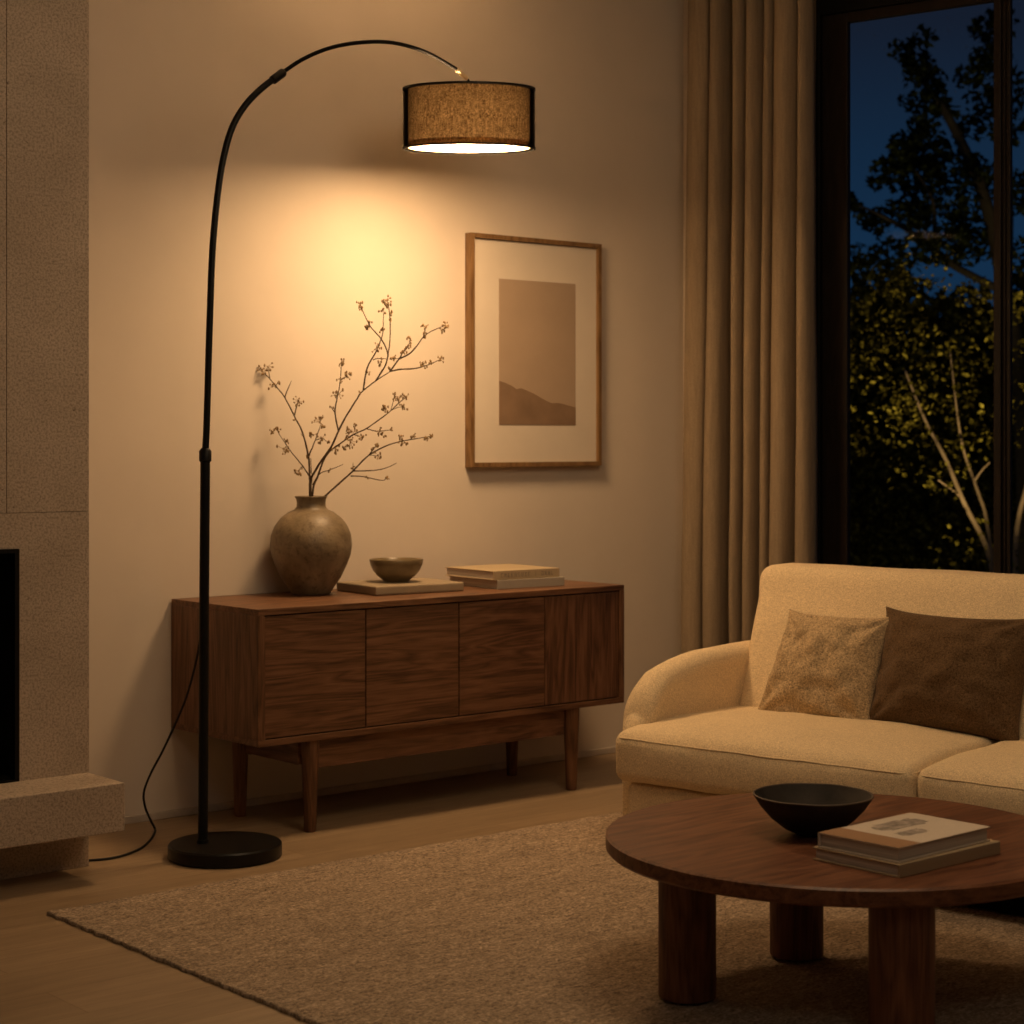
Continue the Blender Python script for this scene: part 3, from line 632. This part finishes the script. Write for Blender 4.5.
def armz(y):
    K = [(.10,.385),(.108,.415),(.125,.450),(.15,.478),(.20,.510),(.28,.533),(.40,.550),(.55,.557),(.70,.557),(.86,.555)]
    for (a, za), (b, zb) in zip(K, K[1:]):
        if a <= y <= b: return za+(zb-za)*(y-a)/(b-a)
    return K[0][1] if y < .10 else K[-1][1]
def arm(x0, x1):
    bm = bmesh.new(); rows = []
    ys = [.0985,.10,.104,.11,.12,.13,.145,.16,.18,.20,.25,.30,.36,.42,.5,.6,.7,.8,.86]
    n = 30
    for y in ys:
        zt = armz(y); w = (x1-x0)/2; cx = (x0+x1)/2; r = .050
        sh = 1.0 if y > .14 else .80+.20*math.sin(max(0,(y-.0985)/.0415)*PI/2)
        row = []
        prof = [(-w,.075),(-w,.21),(-w,.30)]+[(-w+r-r*math.cos(k/8*PI/2), zt-r+r*math.sin(k/8*PI/2)) for k in range(9)]
        prof += [(-x, z) for x, z in prof[::-1]]
        for x, z in prof:
            z2 = max(.07, min(z, zt))
            P = Vector((cx+x*sh, y, z2)); P.x += nz(P, 9, .003, 4); P.z += nz(P, 8, .003, 6)
            row.append(bm.verts.new(P))
        rows.append(row)
    for r0, r1 in zip(rows, rows[1:]):
        for i in range(len(r0)-1): bm.faces.new((r0[i], r0[i+1], r1[i+1], r1[i]))
    bm.faces.new(rows[0]); bm.faces.new(rows[-1][::-1])
    bmesh.ops.recalc_face_normals(bm, faces=bm.faces)
    return bm
for a, b_ in ((-.068, .040), (SL-.040, SL+.068)):
    ao = link('armrest', arm(a, b_), M['sofa'], so, smooth=True)
def backf(P, u):
    h = max(0, (P.z-.36)/.44)
    P.y += .215*h                                        # lean
    if u[1] < 0: P.y -= .030*(1-u[0]**2)*(1-u[2]**2)
    P.x += (-.045*h)*(-u[0]) *0 - .045*h*(1 if u[0] < 0 else 0)*max(0,-u[0])
    P.y += nz(P, 6, .006, 9); P.z += nz(P, 5, .005, 2) if P.z > .6 else 0
    if P.z > .70 and u[0] < -.9: P.x -= .006*math.sin((P.z-.70)/.1*PI)
    return P
link('backrest', soft_box(.042, SL-.042, .530, .70, .22, .795, .036, 26, 4, backf), M['sofa'], so, smooth=True)
# ------------------------------------------------------------------ cushions on the sofa
def sofa_pt(a, b, z): 
    c, s = math.cos(RS), math.sin(RS)
    return Vector((OX+a*c-b*s, OY+a*s+b*c, z))
def pillow(w, h, t, seed, n=46, ear=.038, pinch=.05, taper=.0, skew=.0):
    bm = bmesh.new(); cache = {}
    for side in (1, -1):
        g = []
        for i in range(n+1):
            row = []
            for j in range(n+1):
                u = math.sin((i/n*2-1)*PI/2); v = math.sin((j/n*2-1)*PI/2)
                e = max(0, (1-u*u)*(1-v*v))
                th = t/2*(e**.46)
                x = u*w/2*(1-pinch*(1-v*v))*(1-taper*v)+skew*v; z = v*h/2*(1-pinch*(1-u*u))
                k = (abs(u)*abs(v))**6; x += math.copysign(ear*.25*k, u); z += math.copysign(ear*.25*k, v)
                wr = noise.noise(Vector((u*3+seed, v*3, side)))*.012+noise.noise(Vector((u*6+seed, v*6, side*3)))*.007
                # gathers running in from the corners
                cr_ = math.sin((math.atan2(v-math.copysign(1,v), u-math.copysign(1,u)))*9+seed)*.011*(abs(u*v))**1.2
                y = side*(th+(wr+cr_)*min(1, e*6))
                if i in (0,n) or j in (0,n):
                    key = (i, j)
                    if key not in cache: cache[key] = bm.verts.new((x, 0, z))
                    row.append(cache[key])
                else: row.append(bm.verts.new((x, y, z)))
            g.append(row)
        for i in range(n):
            for j in range(n): bm.faces.new((g[i][j], g[i+1][j], g[i+1][j+1], g[i][j+1]))
    bmesh.ops.recalc_face_normals(bm, faces=bm.faces)
    return bm
def place_pillow(name, bm, mat, a, b, z, tilt, rz, roll, label):
    o = link(name, bm, mat, smooth=True)
    o.rotation_mode = 'XYZ'
    o.matrix_world = Matrix.Translation(sofa_pt(a, b, z)) @ Matrix.Rotation(RS+rz, 4, 'Z') @ Matrix.Rotation(-tilt, 4, 'X') @ Matrix.Rotation(roll, 4, 'Y')
    return tag(o, label, 'cushion', 'cushions on the sofa')
place_pillow('cushion', pillow(.355, .335, .150, 1.0, taper=.055, skew=.013), M['boucle'], .372, .515, .530, .40, .02, .0, 'smaller light brown nubbly cushion on the sofa seat')
place_pillow('cushion', pillow(.475, .350, .180, 4.0, pinch=.075), M['brownwool'], .760, .535, .545, .38, -.03, .0, 'larger dark brown cushion right of the light brown cushion')
# ------------------------------------------------------------------ coffee table
TX, TY, TZ, TR = 3.206, 2.68, .345, .506
ta = thing('coffee_table', 'round walnut coffee table on thick round legs, on the rug', 'table', (TX, TY, RUGZ))
link('tabletop', lathe([(0,.2935),(TR-.006,.2935),(TR,.2995),(TR,.326),(TR-.006,TZ-RUGZ),(0,TZ-RUGZ)], 128), M['table'], ta, smooth=True, auto=30)
for (x, y, lr) in ((2.905,2.845,.0615),(3.333,2.913,.0615),(2.993,2.345,.0645)):
    link('leg', lathe([(0,0),(lr-.003,0),(lr,.003),(lr,.2933),(0,.2933)], 48), M['table_leg'], ta, (x-TX, y-TY, 0), True, 35)
bp = [(0,0),(.036,0),(.042,.003),(.062,.012),(.090,.034),(.112,.058),(.127,.081),(.1285,.084),(.1265,.0855),(.121,.080),(.106,.058),(.084,.037),(.055,.020),(0,.015)]
bb_ = lathe(bp, 80)
for q in bb_.verts:
    q.co.z +=   .0008*noise.noise(q.co*22)*(q.co.z/.08); k = 1+.012*noise.noise(q.co*14+Vector((3,0,0))); q.co.x *= k; q.co.y *= k
wb = tag(link('wooden_bowl', bb_, M['darkbowl'], smooth=True, auto=50, loc=(3.168, 2.722, TZ+.0003)), 'wide black charred bowl on the coffee table', 'bowl')
rim = lathe([(.1265,.0835),(.1292,.0838),(.1294,.0862),(.1272,.0872),(.1252,.0856),(.1265,.0835)], 80)
for q in rim.verts:
    k = 1+.012*noise.noise(q.co*14+Vector((3,0,0))); q.co.x *= k; q.co.y *= k; q.co.z +=   .0008*noise.noise(Vector((q.co.x, q.co.y, .08))*22)
link('rim', rim, M['bowlrim'], wb, smooth=True)
g = 'books on the coffee table'
book('book', 'plain tan book, lower of the two on the coffee table', (2.974, 2.336, TZ+.0003), .01,   .335, .218, .026, M['cov_tan'], 'front', g)
o = book('book', 'pale book with a brown banded cover, upper of the two on the coffee table', (2.981, 2.343, TZ+.0268), .03, .312, .200, .030, M['cov_pale'], 'back', g)
link('cover_band', B(.0, .072, .0002, .1998, .0300, .0304), M['band'], o)
rnd = random.Random(7)
for (x0, x1, y0, y1) in ((.115,.262,.108,.168),(.105,.185,.056,.092)):
    bm = bmesh.new(); pts = []
    n = 26
    for k in range(n):
        a = 2*PI*k/n; s = 1+.34*noise.noise(Vector((math.cos(a)*5+x0*30, math.sin(a)*5, 1)))
        cxx = math.copysign(abs(math.cos(a))**.5, math.cos(a)); syy = math.copysign(abs(math.sin(a))**.5, math.sin(a))
        pts.append(((x0+x1)/2+(x1-x0)/2*cxx*s, (y0+y1)/2+(y1-y0)/2*syy*s, .0303))
    poly(bm, pts); link('cover_motif', bm, M['ink'], o)
# ------------------------------------------------------------------ garden at night
o = link('ground', (lambda b: (poly(b, [(CX+.25,W+.4,-.12),(ex+.4,ey,-.12),(40,ey,-.12),(40,30,-.12),(CX+.25,30,-.12)]), b)[1])(bmesh.new()), M['grass']); o['kind'] = 'structure'
def leaves(bm, c, rad, n, size, rnd, flat=1.0):
    for _ in range(n):
        while True:
            d = Vector((rnd.uniform(-1,1), rnd.uniform(-1,1), rnd.uniform(-1,1)))
            if d.length < 1: break
        p = Vector(c)+Vector((d.x*rad, d.y*rad, d.z*rad*flat))
        a = Vector((rnd.gauss(0,1), rnd.gauss(0,1), rnd.gauss(0,.7)-.3)).normalized()
        b = a.cross(Vector((rnd.gauss(0,1), rnd.gauss(0,1), rnd.gauss(0,1)))).normalized()
        s = size*rnd.uniform(.6, 1.25); nrm = a.cross(b)
        pts = [p-a*s*.5, p-a*s*.1+b*s*.3+nrm*s*.06, p+a*s*.25+b*s*.22+nrm*s*.05, p+a*s*.55, p+a*s*.25-b*s*.22+nrm*s*.05, p-a*s*.1-b*s*.3+nrm*s*.06]
        v = [bm.verts.new(q) for q in pts]
        bm.faces.new((v[0],v[1],v[2],v[3])); bm.faces.new((v[0],v[3],v[4],v[5]))
def garden(x, z, d):
    """garden plan in metres: x along the hedge, d out from the house, z height"""
    c, s = math.cos(YAW), math.sin(YAW)
    return Vector((x*c+d*s, d*c-x*s, z))
def tree(name, label, base, stems, clumps, leafm, barkm, size, seed):
    rnd = random.Random(seed); t = thing(name, label, 'tree', base, 0, 'trees outside the window'); b0 = Vector(base)
    bm = bmesh.new()
    for pts, r0, r1 in stems:
        q = catmull([Vector(p)-b0 for p in pts], 6); n = len(q)
        tube(bm, q, [r0+(r1-r0)*i/(n-1) for i in range(n)], 8)
    link('trunk', bm, barkm, t, smooth=True)
    bm = bmesh.new()
    for c, rad, n, fl in clumps: leaves(bm, Vector(c)-b0, rad, n, size, rnd, fl)
    link('foliage', bm, leafm, t)
    return t
GZ = -.12
# a small multi-stemmed tree lit from below
T0 = garden(2.843, 0.274, 11.0); T0.z = GZ
st = []
def cp(*a): return [garden(*p) for p in a]
st.append(([T0]+cp((2.767,0.505,11),(2.623,0.824,11),(2.53,1.095,11.1),(2.435,1.318,11.2),(2.337,1.616,11.3)), .019, .007))
st.append(([T0+Vector((.1,.05,0))]+cp((2.806,0.669,11.2),(2.753,0.876,11.2),(2.694,1.111,11.3),(2.653,1.319,11.3),(2.628,1.74,11.4)), .014, .005))
st.append(([T0+Vector((.15,0,0))]+cp((2.918,0.621,11),(2.999,1.026,11),(3.057,1.547,11)), .02, .008))
st.append((cp((2.623,0.851,11.05),(2.565,0.899,11.0),(2.444,0.971,10.9)),   .008, .004))
st.append((cp((2.729,0.964,11.2),(2.771,1.023,11.2),(2.818,1.07,11.2)),  .008, .004))
cl = []
rr = random.Random(21)
for _ in range(84):
    x = rr.uniform(1.934, 3.173); y = rr.uniform(1.131, 2.196)
    cl.append((garden(x, y, 11+rr.uniform(-.9,1.0)), rr.uniform(.09,.19), 19, .85))
for (x, y, n) in ((2.348,1.456,34),(2.234,1.314,30),(2.404,1.029,30),(2.461,1.001,24),(2.234,1.001,18),(2.547,1.626,30),(2.66,1.74,30),(2.035,1.427,20),(2.689,1.2,24),(2.632,0.603,34),(2.547,0.546,26),(2.888,1.314,40),(2.899,0.518,30)):
    cl.append((garden(x, y, 10.8+rr.uniform(-.3,.3)),   .20, int(n*1.1), .8))
tree('garden_tree', 'multi-stemmed yellow-green tree lit from below, nearest outside the window', T0, st, cl, M['leaf'], M['bark_pale'], .036, 31)
# taller tree, dark against the sky
T1 = garden(3.681, 0.063, 13.5); T1.z = GZ
st = [([T1]+cp((3.624,1.484,13.5),(3.503,2.266,13.5),(3.361,2.905,13.5),(3.148,3.403,13.5),(2.97,3.687,13.5),(2.792,3.9,13.5)), .08, .012),
      (cp((3.503,2.195,13.5),(3.55,3.061,13.6),(3.519,3.94,13.7),(3.519,4.373,13.7)), .05, .012),
      (cp((3.467,2.266,13.5),(3.054,2.469,13.4),(2.99,2.611,13.4),(2.962,2.893,13.4),(2.842,3.104,13.4)), .03, .008),
      (cp((3.16,2.399,13.4),(2.842,2.646,13.4),(2.595,2.787,13.4),(2.44,2.857,13.4)), .025, .007)]
cl = []
for (x, y, r, n) in ((2.792,3.985,.10,26),(2.885,4.014,.09,22),(2.97,3.957,.09,22),(2.757,3.9,.07,16),(2.814,3.793,.10,28),(2.913,3.744,.14,48),(3.006,3.772,.10,26),(2.871,3.63,.10,28),(2.97,3.587,.10,26),(3.062,3.651,.10,24),(3.112,3.545,.09,20),
    (3.361,3.829,.17,70),(3.467,3.971,.16,60),(3.439,3.651,.17,70),(3.29,3.843,.09,22),(3.325,3.438,.12,34),(3.503,3.403,.16,60),(3.396,4.184,.10,30),(3.538,4.22,.15,50),(2.934,3.459,.12,40),(3.027,3.417,.12,40),(2.842,3.367,.10,28),(2.792,3.275,.12,40),(2.899,3.261,.15,60),(3.041,3.246,.15,60),(3.148,3.296,.12,34),(2.707,3.204,.10,30),(2.672,3.104,.13,44),(2.792,3.104,.16,70),(2.934,3.062,.18,80),(3.077,3.104,.15,60),(2.615,3.047,.07,16),(3.219,3.083,.14,40),(3.361,3.154,.14,44),(3.467,3.047,.18,70),(3.006,2.919,.16,60),(3.148,2.87,.16,60),(3.29,2.799,.18,70),(2.934,2.799,.10,26),
    (2.458,2.934,.06,14),(2.487,2.848,.07,18),(2.615,2.806,.10,34),(2.707,2.82,.12,44),(2.814,2.777,.12,44),(2.601,2.721,.08,20),(2.863,2.678,.10,30),(2.437,2.87,.05,10),(3.396,2.657,.2,80),(3.183,2.586,.18,70),(3.006,2.55,.16,60),(2.828,2.536,.14,50),(2.65,2.536,.13,44),(2.487,2.507,.12,40),(3.574,2.905,.2,80),(3.574,3.687,.2,80),(3.595,2.479,.2,80)):
    cl.append((garden(x, y, 13.5+rr.uniform(-.3,.4)), r*1.05, int(n*2.0), .85))
tree('garden_tree', 'tall dark tree standing against the dusk sky outside the window', T1, st, cl, M['leaf_dark'], M['bark_dark'], .062, 32)
# hedge behind
h0 = garden(2.304, -0.08, 15.2); h1 = garden(4.864, -0.08, 15.2); h0.z = h1.z = GZ; hd = (h1-h0); ang = math.atan2(hd.y, hd.x); hl = hd.length
hg = thing('hedge', 'tall dense dark hedge across the garden behind the lit tree', 'hedge', h0, ang)
rnd = random.Random(77); bm = bmesh.new()
for k in range(620):
    x = rnd.uniform(0, hl); z = rnd.uniform(.1, 1)*(2.35+.55*noise.noise(Vector((x*2.3, 0, 4)))); 
    leaves(bm, (x, rnd.uniform(-.32,.32), z),   .27, 44, .105, rnd, .9)
link('foliage', bm, M['hedge'], hg)
for k in range(5):
    bm = bmesh.new(); x = hl*(k+.5)/5
    tube(bm, [(x,0,0),(x+.04,.02,.8),(x-.03,0,1.9)], [.035,.028,.01], 7); link('stem', bm, M['bark_dark'], hg, smooth=True)

# ------------------------------------------------------------------ light
def light(name, typ, loc, energy, col, size=.05, **kw):
    d = bpy.data.lights.new(name, typ); d.energy = energy; d.color = col
    if typ in ('POINT','SPOT'): d.shadow_soft_size = size
    if typ == 'AREA': d.size = size
    for k, v in kw.items(): setattr(d, k, v)
    o = bpy.data.objects.new(name, d); C.objects.link(o); o.location = loc; return o
light('lamp_bulb_glow', 'POINT', (3.835, 4.73, 2.235), BULB_W, LAMP_COL, .035)
up = light('uplight_fill', 'SPOT', (3.835, 4.73, 2.185), UP_W, LAMP_COL, .03, spot_size=math.radians(84), spot_blend=.35); up.rotation_euler = (PI, 0, 0)
def aim(o, tgt): o.rotation_euler = (Vector(tgt)-o.location).to_track_quat('-Z', 'Y').to_euler()
gl = light('garden_spot', 'SPOT', garden(2.411, 0.183, 9.2), 185, (1.0,.72,.30), .06, spot_size=1.0, spot_blend=.7); gl.location.z = -.05
aim(gl, garden(2.478, 1.779, 11.0))
light('hedge_fill', 'POINT', garden(2.507, 0.404, 12.6), 5, (1.0,.72,.30), .06)  # weak fill added so the hedge shows, no fixture stands here
light('fill_light', 'POINT', (3.0, 2.4, 2.75), MID_FILL_W, (1.0,.72,.44), .55)  # added fill, lifts walls, rug and sofa
light('fill_light', 'POINT', (1.2, 0.2, 2.75), FILL_W, (1.0,.88,.72), .25)  # added fill for faces turned towards the camera

w = bpy.data.worlds.new('dusk'); SC.world = w; w.use_nodes = True
nt = w.node_tree; nt.nodes.clear()
out = nt.nodes.new('ShaderNodeOutputWorld'); bg = nt.nodes.new('ShaderNodeBackground'); tc = nt.nodes.new('ShaderNodeTexCoord'); sx = nt.nodes.new('ShaderNodeSeparateXYZ'); rp = nt.nodes.new('ShaderNodeValToRGB')
nt.links.new(tc.outputs['Generated'], sx.inputs[0]); nt.links.new(sx.outputs['Z'], rp.inputs['Fac']); nt.links.new(rp.outputs['Color'], bg.inputs['Color']); nt.links.new(bg.outputs[0], out.inputs[0])
e = rp.color_ramp.elements
e[0].position = .0; e[0].color = (.004,.014,.032,1); e[1].position = .30; e[1].color = (.006,.0075,.015,1)
for p, c in ((.09, (.0065,.025,.060)), (.15, (.0062,.019,.044)), (.21, (.0072,.0115,.0235))):
    q = e.new(p); q.color = (*c, 1)
bg.inputs['Strength'].default_value = 1.0
# ------------------------------------------------------------------ camera
cam = bpy.data.cameras.new('camera'); co = bpy.data.objects.new('camera', cam); C.objects.link(co)
co.location = (0, 0, 1.2); co.rotation_euler = (PI/2, 0, -YAW)
cam.sensor_width = 36; cam.lens = 1900/1024*36; cam.shift_y = -72/1024; cam.clip_start = .05
cam.dof.use_dof = True; cam.dof.focus_distance = 5.0; cam.dof.aperture_fstop = 5.0
SC.camera = co
SC.view_settings.view_transform = 'Standard'; SC.view_settings.look = 'None'
SC.view_settings.gamma = 1.0; SC.view_settings.use_curve_mapping = False; SC.view_settings.exposure = EXPOSURE
